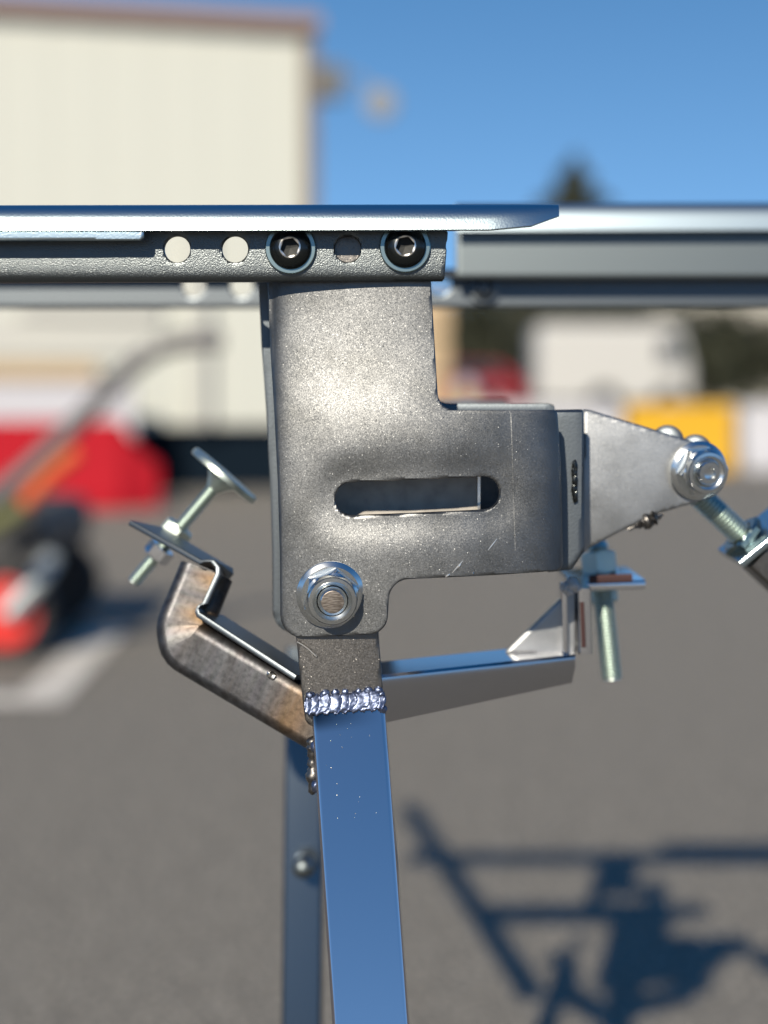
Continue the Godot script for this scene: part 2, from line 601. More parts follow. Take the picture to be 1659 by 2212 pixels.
func stand() -> void:
	var st := thing("steel_stand", "zinc plated steel stand with bolted bracket plate, rails and clamp arms", "metal stand", Vector3(0, HIGH, -AHEAD * 0.001))
	# front rail
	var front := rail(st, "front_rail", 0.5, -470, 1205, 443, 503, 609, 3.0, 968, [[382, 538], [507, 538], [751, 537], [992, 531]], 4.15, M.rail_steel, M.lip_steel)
	var s := Soup.new()
	var ext := []
	ext.append_array([[-470, 499], [300, 499], [311, 501]])
	bow(ext, 303, 511, 8, 0, 90, 4)
	ext.append([-470, 523])
	var e2 := trace(ext, 9)
	e2.reverse()
	sheet(s, e2, 0.5, 9.45, 2.2, 0.5)
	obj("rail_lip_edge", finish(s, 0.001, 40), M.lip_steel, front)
	for c in [[628, 537], [875, 534]]:
		socket_bolt(front, spot(c[0], c[1], 0.5))
	s = Soup.new()
	var pad := trace([[580, 508], [928, 508], [926, 602], [580, 603]], -3)
	pad.reverse()
	sheet(s, pad, 1.6, -2.7, 2.0, 0.2)
	obj("spacer_plate", finish(s), M.tongue_steel, front)
	# rear rails
	rail(st, "rear_rail", -205.0, -500, 2150, 580, 598, 664, 0, 2150, [[418, 616], [522, 616], [950, 612]], 5.2, M.rear_steel, M.rear_steel)
	var upper := rail(st, "rear_rail", -190.0, 985, 2150, 438, 500, 598, 0, 2150, [], 4, M.pale_steel, M.pale_lip)
	s = Soup.new()
	lathe(s, spot(1045, 622, -203), Vector3.BACK, [Vector2(7, 0), Vector2(7, 1.2), Vector2(4.5, 1.4), Vector2(4.5, 4), Vector2(3, 5), Vector2(2, 3), Vector2(0, 3)], 24)
	obj("rail_bolt", finish(s), M.rear_steel, upper)

	# bracket
	var outline := bracket_outline()
	var sa := flat(760, 1079)
	var sb := flat(1045, 1067)
	var slot := func(p: Vector2) -> float: return capsule_d(p, sa, sb, 5.4)
	var y0 := flat(800, 850).y
	var x0 := flat(880, 960).x
	var xr := flat(1214, 1000).x
	var xl := flat(585, 900).x
	var warp := func(p: Vector2) -> float:
		var w := -0.105 * 20.0 * (1.0 + tanh((p.y - y0) / 20.0))
		w -= 0.0026 * (p.x - x0) * (p.x - x0)
		var d: float = slot.call(p)
		w -= 1.1 * exp(-(d * d) / 60.0)
		w -= 2.2 * exp((p.x - xr) / 2.4)
		w -= 1.4 * exp(-(p.x - xl) / 2.2) if p.x > xl else 1.4
		return w
	s = Soup.new()
	sheet(s, outline, 0.6, 0.0, 4.0, 0.5, warp, slot)
	var br := obj("bracket", finish(s, 0.001, 40), M.plate_steel, st)
	# everything bolted to it
	flange_nut(br, spot(714, 1284, -1.0), Vector3(0.10, -0.10, 1), 11.0, 4.9, 0.35)
	s = Soup.new()
	for c in [[[977, 1238], [1000, 1212], 0.28], [[988, 1228], [996, 1217], 0.5], [[1055, 1190], [1075, 1165], 0.22], [[962, 1247], [972, 1240], 0.35], [[1020, 1240], [1024, 1238], 0.5]]:
		var a := spot(c[0][0], c[0][1], 0)
		var b := spot(c[1][0], c[1][1], 0)
		a.z = warp.call(Vector2(a.x, a.y)) + 0.0
		b.z = warp.call(Vector2(b.x, b.y)) + 0.0
		sweep(s, [a, a.lerp(b, 0.5), b], circle(c[2], 6), Vector3.BACK, [0.4, 1.0, 0.3])
	obj("scratch", finish(s), M.bright_edge, br)
	s = Soup.new()
	var seam := []
	for i in 24:
		var q := flat(1106.0 + i * 0.4, 892.0 + i * 13.0)
		seam.append(Vector3(q.x, q.y, warp.call(q) + 0.02))
	sweep(s, seam, rounded(0.4, 0.10, 0.04, 2), Vector3.BACK)
	obj("fold_line", finish(s), M.plate_steel, br)

	# back half of the bracket
	var back := PackedVector2Array()
	for p in outline:
		back.append(p * 1.08 + Vector2(-2.2, 2.3))
	s = Soup.new()
	sheet(s, back, 1.6, -38.0, 3.0, 0.4)
	obj("back_plate", finish(s, 0.001, 40), M.rear_steel, st)
	s = Soup.new()
	var inner := trace([[640, 1005], [1031, 998], [1033, 1160], [640, 1170]], -23)
	inner.reverse()
	sheet(s, inner, 1.2, -23, 3.0, 0.4, func(p: Vector2) -> float: return 0.02 * (p.y + 40))
	obj("inner_tongue", finish(s), M.inner_grey, st)
	s = Soup.new()
	box(s, spot(1034, 1080, -24), Vector3(0.9, 26, 3), 0.2)
	obj("tongue_edge", finish(s), M.bright_edge, st)
	# folded side and the pointed gusset
	s = Soup.new()
	var side := trace([[1180, 886], [1262, 884], [1264, 1190], [1236, 1232], [1180, 1238]], -26)
	side.reverse()
	sheet(s, side, 1.2, -26, 3, 1.2, func(p: Vector2) -> float: return -0.02 * pow(p.x - side[2].x, 2.0) * 0.2)
	var fold := obj("folded_side", finish(s), M.rear_steel, st)
	s = Soup.new()
	for c in [[1241, 1008], [1240, 1022], [1242, 1040], [1240, 1058], [1243, 1072]]:
		blob(s, spot(c[0], c[1], -24.8), Vector3(0.9, 2.2, 0.45), Basis(), 0.25)
	obj("weld_spot", finish(s, 0.001, 60), M.black_oxide, fold)
	s = Soup.new()
	var gz := -44.0
	var gl := [[1258, 884], [1276, 886], [1380, 917], [1480, 948]]
	bow(gl, 1515, 1021, 60, -70, 75, 9)
	gl.append_array([[1430, 1108], [1400, 1122], [1340, 1150], [1275, 1184], [1258, 1200]])
	var gp := trace(gl, gz)
	gp.reverse()
	sheet(s, gp, 1.0, gz, 3.0, 0.7, func(p: Vector2) -> float: return -0.0035 * (p.x - 75) * (p.x - 75) * 0.3 - 0.002 * (p.y + 30) * (p.y + 30))
	var gus := obj("gusset", finish(s, 0.001, 40), M.gusset_steel, st)
	flange_nut(gus, spot(1507, 1016, gz), Vector3(0.22, -0.06, 1), 10.3, 4.3, 0.1, true)
	s = Soup.new()
	seam = []
	var thick := []
	for i in 30:
		var k := i / 29.0
		seam.append(spot(lerpf(1356, 1430, k), lerpf(1144, 1109, k) + rng.randf_range(-1.5, 1.5), gz - 2.0))
		thick.append((0.35 + 1.5 * exp(-pow((k - 0.62) * 3.4, 2.0))) * rng.randf_range(0.7, 1.3))
	sweep(s, seam, circle(1.6, 10), Vector3.BACK, thick)
	obj("weld_bead", finish(s, 0.001, 60), M.tongue_steel, gus)
	s = Soup.new()
	for c in [[1442, 955], [1502, 975]]:
		lathe(s, spot(c[0], c[1], gz - 14), Vector3(-0.2, 0.1, 1), [Vector2(0, 0), Vector2(5, 0), Vector2(5.8, 1), Vector2(5.8, 4), Vector2(4, 5), Vector2(0, 5)], 24)
	obj("far_nut", finish(s), M.rear_steel, gus)

	# pivot tongue, weld and leg
	s = Soup.new()
	var tg := [[632, 1300], [815, 1300], [818, 1376], [827, 1500], [829, 1545], [680, 1560]]
	bow(tg, 680, 1548, 22, 90, 180, 5)
	tg.append_array([[652, 1500], [640, 1382]])
	var tp := trace(tg, -5)
	tp.reverse()
	sheet(s, tp, 0.7, -4.6, 6.0, 0.5, func(p: Vector2) -> float: return -0.003 * (p.x + 14) * (p.x + 14))
	var tongue := obj("pivot_tongue", finish(s, 0.001, 40), M.tongue_steel, st)
	s = Soup.new()
	sweep(s, bend([spot(642, 1386, -4.2), spot(660, 1396, -4.2), spot(684, 1418, -4.2)], 2), circle(0.35, 6), Vector3.BACK)
	obj("scratch", finish(s), M.bright_edge, tongue)
	var top := spot(754, 1535, -4.6 + 1.5)
	var lean := 0.27
	var low := spot(800, 2212, 29)
	var dir := Vector3((low.x - top.x) / (top.y - low.y), -1, lean)
	var toe := top + dir * (HIGH * 1000 + top.y)
	s = Soup.new()
	var tw := 24.0
	var nrm := Vector3(0, lean, 1).normalized()
	var run := []
	for i in 16:
		run.append(top - nrm * tw / 2 + dir * i * 0.8)
	run.append(toe - nrm * tw / 2)
	sweep(s, run, rounded(tw, tw, 1.6, 12), Vector3.BACK)
	var heat := func(p: Vector3) -> Color:        # the dull half-moon that the welding left
		var far := Vector2((p.x - top.x + 3.0) / 10.0, (top.y - p.y) / 8.5).length()
		return Color(0.05, 0.07, 0.09).lerp(Color(0.51, 0.50, 0.56), smoothstep(0.75, 1.15, far))
	var leg := obj("leg", finish(s, 0.001, 50, heat), M.leg_front, st)
	s = Soup.new()
	rng.seed = 5
	for i in 26:
		var q := top + dir * (4.0 + 30.0 * pow(rng.randf(), 1.4)) + Vector3(rng.randf_range(-9, 9), 0, -0.05)
		blob(s, q, Vector3.ONE * rng.randf_range(0.10, 0.24), Basis(), 0.2)
	obj("weld_spatter", finish(s, 0.001, 60), M.bright_edge, leg).set_meta("kind", "stuff")
	s = Soup.new()
	var wa := flat(674, 1523, -3)
	var wb := flat(815, 1512, -3)
	var wn := (wb - wa).orthogonal().normalized() * -1.0
	var skin := func(p: Vector2) -> float:
		return capsule_d(p, wa, wb, 3.1) + 0.34 * sin(p.x * 2.1) + 0.16 * sin(p.x * 5.3 + 1.0)
	var soot2 := FastNoiseLite.new()
	soot2.seed = 4
	soot2.frequency = 0.35
	var ripple := func(p: Vector2) -> float:
		var y := (p - wa).dot(wn)
		var x := (p - wa).dot((wb - wa).normalized())
		var f := fposmod(x / 3.0 + 0.55 * (y / 3.2) * (y / 3.2) + 0.3 * sin(x * 0.55) + 0.12 * sin(x * 1.9 + 2.0) - 0.1 * y, 1.0)
		return 0.75 * sqrt(maxf(0.0, 1.0 - y * y / 17.0)) - 0.40 * y + 0.42 * (1.0 - f * f) + 0.22 * soot2.get_noise_2d(x, y * 1.4) - 0.15
	plate(s, skin, wa - Vector2(6, 6), wb + Vector2(6, 6), 0.28, -3.0, 2.0, 0.6, ripple)
	for i in 7:
		blob(s, spot(672 + i * 24 + (i * 5) % 7, 1500 - i * 1.4, -4.4), Vector3(1.5, 1.2, 0.9) * (0.8 + 0.1 * ((i * 3) % 4)), Basis(Vector3.BACK, 0.4 * i), 0.15)
	for c in [[672, 1536, 1.6], [668, 1502, 1.2], [826, 1532, 1.5], [823, 1500, 1.2]]:
		blob(s, spot(c[0], c[1], -3.6), Vector3.ONE * c[2], Basis(), 0.15)
	obj("weld_bead", finish(s, 0.001, 60), M.weld_steel, leg)
	s = Soup.new()
	var seam2 := []
	var fat := []
	for i in 22:
		seam2.append(spot(676 + rng.randf_range(-2, 2), 1590 + i * 6, -9))
		fat.append(rng.randf_range(0.6, 1.25) if i > 0 and i < 21 else 0.3)
	sweep(s, seam2, circle(2.0, 10), Vector3.BACK, fat)
	obj("weld_bead", finish(s, 0.001, 60), M.tongue_steel, leg)
	s = Soup.new()
	for c in [[680, 1612], [682, 1698]]:
		blob(s, spot(c[0], c[1], -6), Vector3(1.5, 2.2, 1.8), Basis(), 0.1)
	obj("weld_spot", finish(s, 0.001, 60), M.weld_steel, leg)

	# rear leg
	s = Soup.new()
	var rt := spot(662, 1400, -190)
	var rd := Vector3(-0.004, -1, 0.22)
	var rto := rt + rd * (HIGH * 1000 + rt.y)
	sweep(s, [rt, rto], rounded(17, 20, 1.6, 4), Vector3.BACK)
	var rleg := obj("leg", finish(s, 0.001, 50), M.leg_steel, st)
	s = Soup.new()
	lathe(s, spot(655, 1872, -143), Vector3(0, 0.2, 1), [Vector2(0, -4), Vector2(5, -4), Vector2(5, 0), Vector2(4.6, 2), Vector2(3.6, 4.0), Vector2(2, 5), Vector2(0, 5.2)], 24)
	obj("cap_nut", finish(s, 0.001, 50), M.pale_steel, rleg)

	# right arm with its tab, gusset and hanging stud
	s = Soup.new()
	var az0 := -14.0
	var az1 := -44.0
	var la := [spot(815, 1488, az0), spot(815, 1566, az0)]
	var ra := [spot(1243, 1441, az1), spot(1236, 1476, az1)]
	var deep := Vector3(0, 0, -25)
	var turn := Vector3(0, 3.4, -0.45)          # the rolled upper edge, then the top face
	var roll := Vector3(0, 0.9, -1.1)
	var lip_l: Vector3 = la[0] + turn + roll
	var lip_r: Vector3 = ra[0] + turn + roll
	s.quad(la[1] - Vector3(0, 0, 0.8), ra[1] - Vector3(0, 0, 0.8), ra[0], la[0])
	s.quad(la[0], ra[0], ra[0] + turn, la[0] + turn)
	s.quad(la[0] + turn, ra[0] + turn, lip_r, lip_l)
	s.quad(lip_l, lip_r, lip_r + deep, lip_l + deep)
	s.quad(la[1] + deep, la[1] - Vector3(0, 0, 0.8), la[0], la[0] + deep)
	s.quad(ra[1] - Vector3(0, 0, 0.8), ra[1] + deep, ra[0] + deep, ra[0])
	s.quad(ra[0], ra[0] + deep, lip_r + deep, ra[0] + turn)
	s.quad(ra[1] - Vector3(0, 0, 0.8), la[1] - Vector3(0, 0, 0.8), la[1] + deep, ra[1] + deep)
	s.quad(la[1] + deep, lip_l + deep, lip_r + deep, ra[1] + deep)
	var arm := obj("arm", finish(s, 0.001, 20), M.arm_steel, st)
	s = Soup.new()
	var tri3 := trace([[1088, 1414], [1098, 1404], [1232, 1272], [1244, 1276], [1244, 1412]], -52)
	tri3.reverse()
	sheet(s, tri3, 1.0, -52, 3, 0.6)
	obj("gusset", finish(s), M.gusset_steel, arm)
	s = Soup.new()
	var elbow := bend([spot(1218, 1250, -46), spot(1240, 1250, -46), spot(1246, 1330, -46), spot(1250, 1414, -46), spot(1180, 1420, -46)], 3)
	sweep(s, [spot(1252, 1262, -60), spot(1256, 1400, -60)], rounded(5, 26, 1.0, 3), Vector3.BACK)
	sweep(s, [spot(1216, 1262, -52), spot(1218, 1405, -52)], rounded(2, 10, 0.5, 2), Vector3.BACK)
	obj("upright", finish(s), M.mirror_steel, arm)
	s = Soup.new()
	sweep(s, [spot(1257, 1300, -47), spot(1261, 1398, -47)], rounded(1.6, 1.0, 0.3, 2), Vector3.BACK)  # added strip, painted as the red reflection along the upright
	obj("red_reflection_strip", finish(s), M.red_reflection_strip, arm)
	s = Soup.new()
	sweep(s, [spot(1272, 1252, -64.8), spot(1366, 1248, -64.8)], rounded(1.0, 3.0, 0.4, 2), Vector3.UP)  # added strip, painted as the red reflection on the tab front
	obj("red_reflection_strip", finish(s), M.red_reflection_strip, arm)
	s = Soup.new()
	sweep(s, [spot(1218, 1253, -88), spot(1372, 1247, -88)], rounded(46, 3.4, 1.0, 3), Vector3.UP)
	var tab := obj("tab", finish(s), M.mirror_steel, arm)
	s = Soup.new()
	for c in [[1222, 1268, 2.0], [1236, 1262, 2.4], [1228, 1276, 1.8], [1246, 1270, 1.6]]:
		blob(s, spot(c[0], c[1], -47), Vector3.ONE * c[2], Basis(), 0.2)
	obj("weld_spot", finish(s, 0.001, 60), M.weld_ash, arm)
	var stz := -90.0
	s = Soup.new()
	thread(s, spot(1322, 1470, stz + 10), spot(1290, 1170, stz), 4.1)
	var stud := obj("stud", finish(s, 0.001, 30), M.green_zinc, st)
	s = Soup.new()
	var ax := (spot(1290, 1170, stz) - spot(1322, 1470, stz + 10)).normalized()
	hexnut(s, spot(1297, 1241, stz), ax, 12.5, 8.5, 4.1, 0.3)
	obj("hex_nut", finish(s, 0.001, 24), M.green_zinc, stud)
	s = Soup.new()
	hexnut(s, spot(1302, 1302, stz), ax, 11.5, 5.5, 4.1, 0.3)
	obj("hex_nut", finish(s, 0.001, 24), M.green_zinc, stud)

	# far right clamp
	s = Soup.new()
	var ca := spot(1500, 1062, -58)
	var cb := spot(1640, 1192, -60)
	thread(s, cb, ca, 4.6, 1.5)
	var stud2 := obj("stud", finish(s, 0.001, 30), M.green_zinc, st)
	s = Soup.new()
	hexnut(s, spot(1612, 1166, -60), ca - cb, 15.0, 3.5, 4.6, 0.6)
	obj("hex_nut", finish(s, 0.001, 24), M.dull_zinc, stud2)
	s = Soup.new()
	var cdir := (cb - ca).normalized()
	var across := Vector3(-cdir.y, cdir.x, 0)
	sweep(s, [spot(1578, 1206, -60), spot(1700, 1106, -60)], rounded(30, 3.2, 1.0, 3), cdir * -1)
	var cl := obj("clamp_plate", finish(s), M.lip_steel, st)
	s = Soup.new()
	var body := spot(1628, 1168, -60)
	sweep(s, [body + cdir * 2.2, body + cdir * 80], rounded(18, 24, 1.5, 3), Vector3.BACK)
	obj("clamp_arm", finish(s, 0.001, 40), M.tongue_steel, cl)

	# left arm: rusty tube with a bent strip on it
	var soot := FastNoiseLite.new()
	soot.seed = 12
	soot.frequency = 0.22
	var rust := func(p: Vector3) -> Color:
		var q := Vector2(p.x, p.y)
		var a := flat(640, 1530, -24)
		var b := flat(452, 1262, -24)
		var c := flat(436, 1340, -24)
		var k := maxf(exp(-q.distance_squared_to(a) / 50.0), maxf(exp(-q.distance_squared_to(b) / 14.0), exp(-q.distance_squared_to(c) / 12.0) * 0.8))
		var g := soot.get_noise_3dv(p) + 0.5 * soot.get_noise_3dv(p * 3.1)
		k += 0.10 * maxf(0.0, soot.get_noise_3dv(p * 0.6 + Vector3(40, 0, 0)))
		return (Color(0.066, 0.068, 0.074) * clampf(1.2 + 0.8 * g, 0.55, 2.0)).lerp(Color(0.19, 0.115, 0.05), clampf(k * 1.0, 0, 0.9))
	s = Soup.new()
	sweep(s, resample(bend([spot(446, 1236, -40), spot(398, 1354, -34), spot(404, 1392, -32), spot(700, 1566, -18)], 1.6, 4), 1.0), rounded(19, 10.9, 4.2, 8), Vector3.BACK)
	var la2 := obj("arm", finish(s, 0.001, 50, rust), M.raw_steel, st)
	tag(la2, "dark rusty bent arm on the left")
	s = Soup.new()
	for c in [[584, 1457, 1.2], [590, 1461, 1.1]]:
		blob(s, spot(c[0], c[1], -18), Vector3.ONE * c[2], Basis(), 0.2)
	obj("weld_spot", finish(s, 0.001, 60), M.bright_edge, la2)
	s = Soup.new()
	sweep(s, bend([spot(316, 1137, -54), spot(480, 1231, -38), spot(440, 1322, -35), spot(660, 1462, -22)], 2.6, 5), rounded(2.0, 22, 0.6, 2), Vector3.BACK)
	var strip := obj("bent_strip", finish(s, 0.001, 30), M.rear_steel, st)
	s = Soup.new()
	var da := spot(288, 1258, -72)
	var db := spot(482, 1030, -72)
	thread(s, da, db, 2.6, 1.0)
	var stud3 := obj("stud", finish(s, 0.001, 30), M.green_zinc, st)
	var dd := (db - da).normalized()
	s = Soup.new()
	hexnut(s, spot(366, 1166, -72), dd, 10.5, 6.5, 2.6, 0.2)
	obj("hex_nut", finish(s, 0.001, 24), M.green_zinc, stud3)
	s = Soup.new()
	hexnut(s, spot(334, 1204, -72), dd, 9.0, 5.0, 2.6, 0.5)
	obj("hex_nut", finish(s, 0.001, 24), M.mirror_steel, stud3)
	s = Soup.new()
	lathe(s, spot(482, 1030, -72) - dd * 6, dd + Vector3(0, 0, -0.075), [Vector2(2.6, 0), Vector2(4.5, 3), Vector2(6.5, 5), Vector2(14.2, 5.2), Vector2(14.6, 5.6), Vector2(14.6, 7.4), Vector2(14.0, 8.0), Vector2(0, 8.4)], 48)
	obj("foot_disc", finish(s, 0.001, 40), M.green_zinc, stud3)

	# what stands outside the picture: the leaning end bar and the rear bracket
	s = Soup.new()
	sweep(s, [Vector3(-125, -24, 86), Vector3(-396, 307, 26)], rounded(22, 22, 1.6, 3), Vector3.BACK)
	obj("end_bar", finish(s), M.rear_steel, st)
	s = Soup.new()
	var rear := PackedVector2Array()
	for p in outline:
		rear.append(p + Vector2(1, 3))
	sheet(s, rear, 2.0, -212, 4.0, 0.0, null, slot)
	obj("rear_bracket", finish(s), M.rear_steel, st)


# ---------------------------------------------------------------- what stands around
func leaves(s: Soup, n: int, pick: Callable, size: float) -> void:
	for i in n:
		var p: Vector3 = pick.call()
		var a := Vector3(rng.randfn(), rng.randfn(), rng.randfn()).normalized() * size * rng.randf_range(0.6, 1.3)
		var b := a.cross(Vector3(rng.randfn(), rng.randfn(), rng.randfn())).normalized() * size * rng.randf_range(0.4, 0.9)
		s.quad(p - a, p - b * 0.6, p + a, p + b * 0.6)

func leafy(called: String, label: String, category: String, at: Vector3, h: float, r: float, trunk: float, cone: bool, n: int, size: float, dark: Color, light: Color, sd: int, group := "") -> void:
	rng.seed = sd
	var t := thing(called, label, category, at, 0, group)
	var s := Soup.new()
	sweep(s, [Vector3.ZERO, Vector3(0.05, h * 0.5, 0), Vector3(0, h * 0.92, 0.03)], circle(trunk, 10), Vector3.BACK, [1.0, 0.7, 0.15])
	for i in 14:
		var y := h * rng.randf_range(0.2, 0.8)
		var a := rng.randf() * TAU
		var reach := r * ((1.0 - y / h) if cone else 0.6)
		sweep(s, [Vector3(0, y, 0), Vector3(cos(a) * reach, y + (0.0 if cone else reach * 0.6), sin(a) * reach)], circle(trunk * 0.25, 6), Vector3(0.1, 1, 0.2), [1.0, 0.3])
	obj("trunk", finish(s, 1.0), M.bark, t)
	s = Soup.new()
	var clumps := []
	for i in 26:
		var q := Vector3(rng.randfn(), rng.randfn(), rng.randfn()).normalized() * pow(rng.randf(), 0.4)
		clumps.append(Vector3(q.x * r * 0.75, h * 0.58 + q.y * h * 0.36, q.z * r * 0.75))
	var pick := func() -> Vector3:
		if cone:
			var y := 1.0 - sqrt(rng.randf())
			var lay := 0.75 + 0.25 * sin(y * 70.0)
			var rr := r * (1.0 - y) * lay * pow(rng.randf(), 0.45) + 0.05
			var a := rng.randf() * TAU
			return Vector3(cos(a) * rr, h * (0.06 + 0.94 * y) - rr * 0.15, sin(a) * rr)
		var c: Vector3 = clumps[rng.randi() % clumps.size()]
		return c + Vector3(rng.randfn(), rng.randfn() * 0.8, rng.randfn()) * r * 0.2
	leaves(s, n, pick, size)
	obj("crown", finish(s, 1.0, 5, func(p: Vector3) -> Color: return dark.lerp(light, 0.5 + 0.5 * sin(p.x * 3.1 + p.y * 2.3) * cos(p.z * 2.7 + p.y))), M.leaf, t)

func wheel(parent: Node, c: Vector3, axis: Vector3, r: float, w: float, rim: Material, share := 0.62) -> void:
	var s := Soup.new()
	lathe(s, c - axis * w / 2, axis, [Vector2(r * share, 0), Vector2(r * 0.93, 0), Vector2(r, w * 0.18), Vector2(r, w * 0.82), Vector2(r * 0.93, w), Vector2(r * share, w)], 32)
	var ty := obj("wheel", finish(s, 1.0, 40), M.rubber, parent)
	s = Soup.new()
	lathe(s, c - axis * w / 2, axis, [Vector2(0, 0), Vector2(r * share, 0), Vector2(r * share, w * 0.96), Vector2(r * share * 0.86, w * 1.0), Vector2(r * share * 0.7, w * 0.86), Vector2(r * 0.2, w * 0.9), Vector2(r * 0.18, w * 1.08), Vector2(0, w * 1.1)], 32)
	obj("rim", finish(s, 1.0, 30), rim, ty)

func barrier(called: String, label: String, group: String, a: Vector3, b: Vector3, h: float, w: float, m: Material, slope := 0.0) -> void:
	var d := b - a
	var t := thing(called, label, "barrier", a, atan2(d.x, d.z), group)
	var l := d.length()
	var prof := PackedVector2Array([Vector2(-w / 2, 0.0), Vector2(w / 2, 0.0), Vector2(w / 2, h * 0.16), Vector2(w * 0.30, h * 0.42), Vector2(w * 0.24, h * 0.97), Vector2(w * 0.21, h), Vector2(-w * 0.21, h), Vector2(-w * 0.24, h * 0.97), Vector2(-w * 0.30, h * 0.42), Vector2(-w / 2, h * 0.16)])
	var s := Soup.new()
	sweep(s, [Vector3(0, 0, 0.02), Vector3(0, 0, l - 0.02 - slope)], prof, Vector3.UP)
	if slope > 0:
		sweep(s, [Vector3(0, 0, l - slope - 0.02), Vector3(0, 0, l - slope * 0.45), Vector3(0, 0, l)], prof, Vector3.UP, [0.96, 0.62, 0.5])
	obj("shell", finish(s, 1.0, 30), m, t)
	for k in 2:
		s = Soup.new()
		box(s, Vector3(0, h * 0.06, l * (0.28 + 0.44 * k)), Vector3(w * 1.01, h * 0.08, 0.18))
		obj("fork_pocket", finish(s, 1.0), M.rubber, t)

func vehicle(called: String, label: String, category: String, at: Vector3, turn: float, side: Array, width: float, paint: Material, glass: Array, wheels: Array, wr: float) -> void:
	var t := thing(called, label, category, at, turn)
	var o := PackedVector2Array()
	for p in side:
		o.append(Vector2(p[0], p[1]))
	var s := Soup.new()
	var cut := func(p: Vector2) -> float:
		var d := 1e9
		for x in wheels:
			d = minf(d, p.distance_to(Vector2(x, wr)) - wr * 1.15)
		return d
	sheet(s, o, 0.05, width / 2, width, 0.14, null, cut)
	obj("body", finish(s, 1.0, 40), paint, t)
	for g in glass:
		s = Soup.new()
		var q := PackedVector2Array()
		for p in g:
			q.append(Vector2(p[0], p[1]))
		sheet(s, q, 0.05, width / 2 + 0.012, 0.06, 0.02)
		obj("window", finish(s, 1.0), M.car_glass, t)
	s = Soup.new()
	box(s, Vector3(side[0][0] + 0.04, 0.5, 0), Vector3(0.12, 0.18, width * 0.9), 0.03)
	obj("bumper", finish(s, 1.0), M.black_body, t)
	for x in wheels:
		for e in [-1, 1]:
			wheel(t, Vector3(x, wr, e * (width / 2 - 0.14)), Vector3(0, 0, e), wr, 0.2, M.lamp_grey)

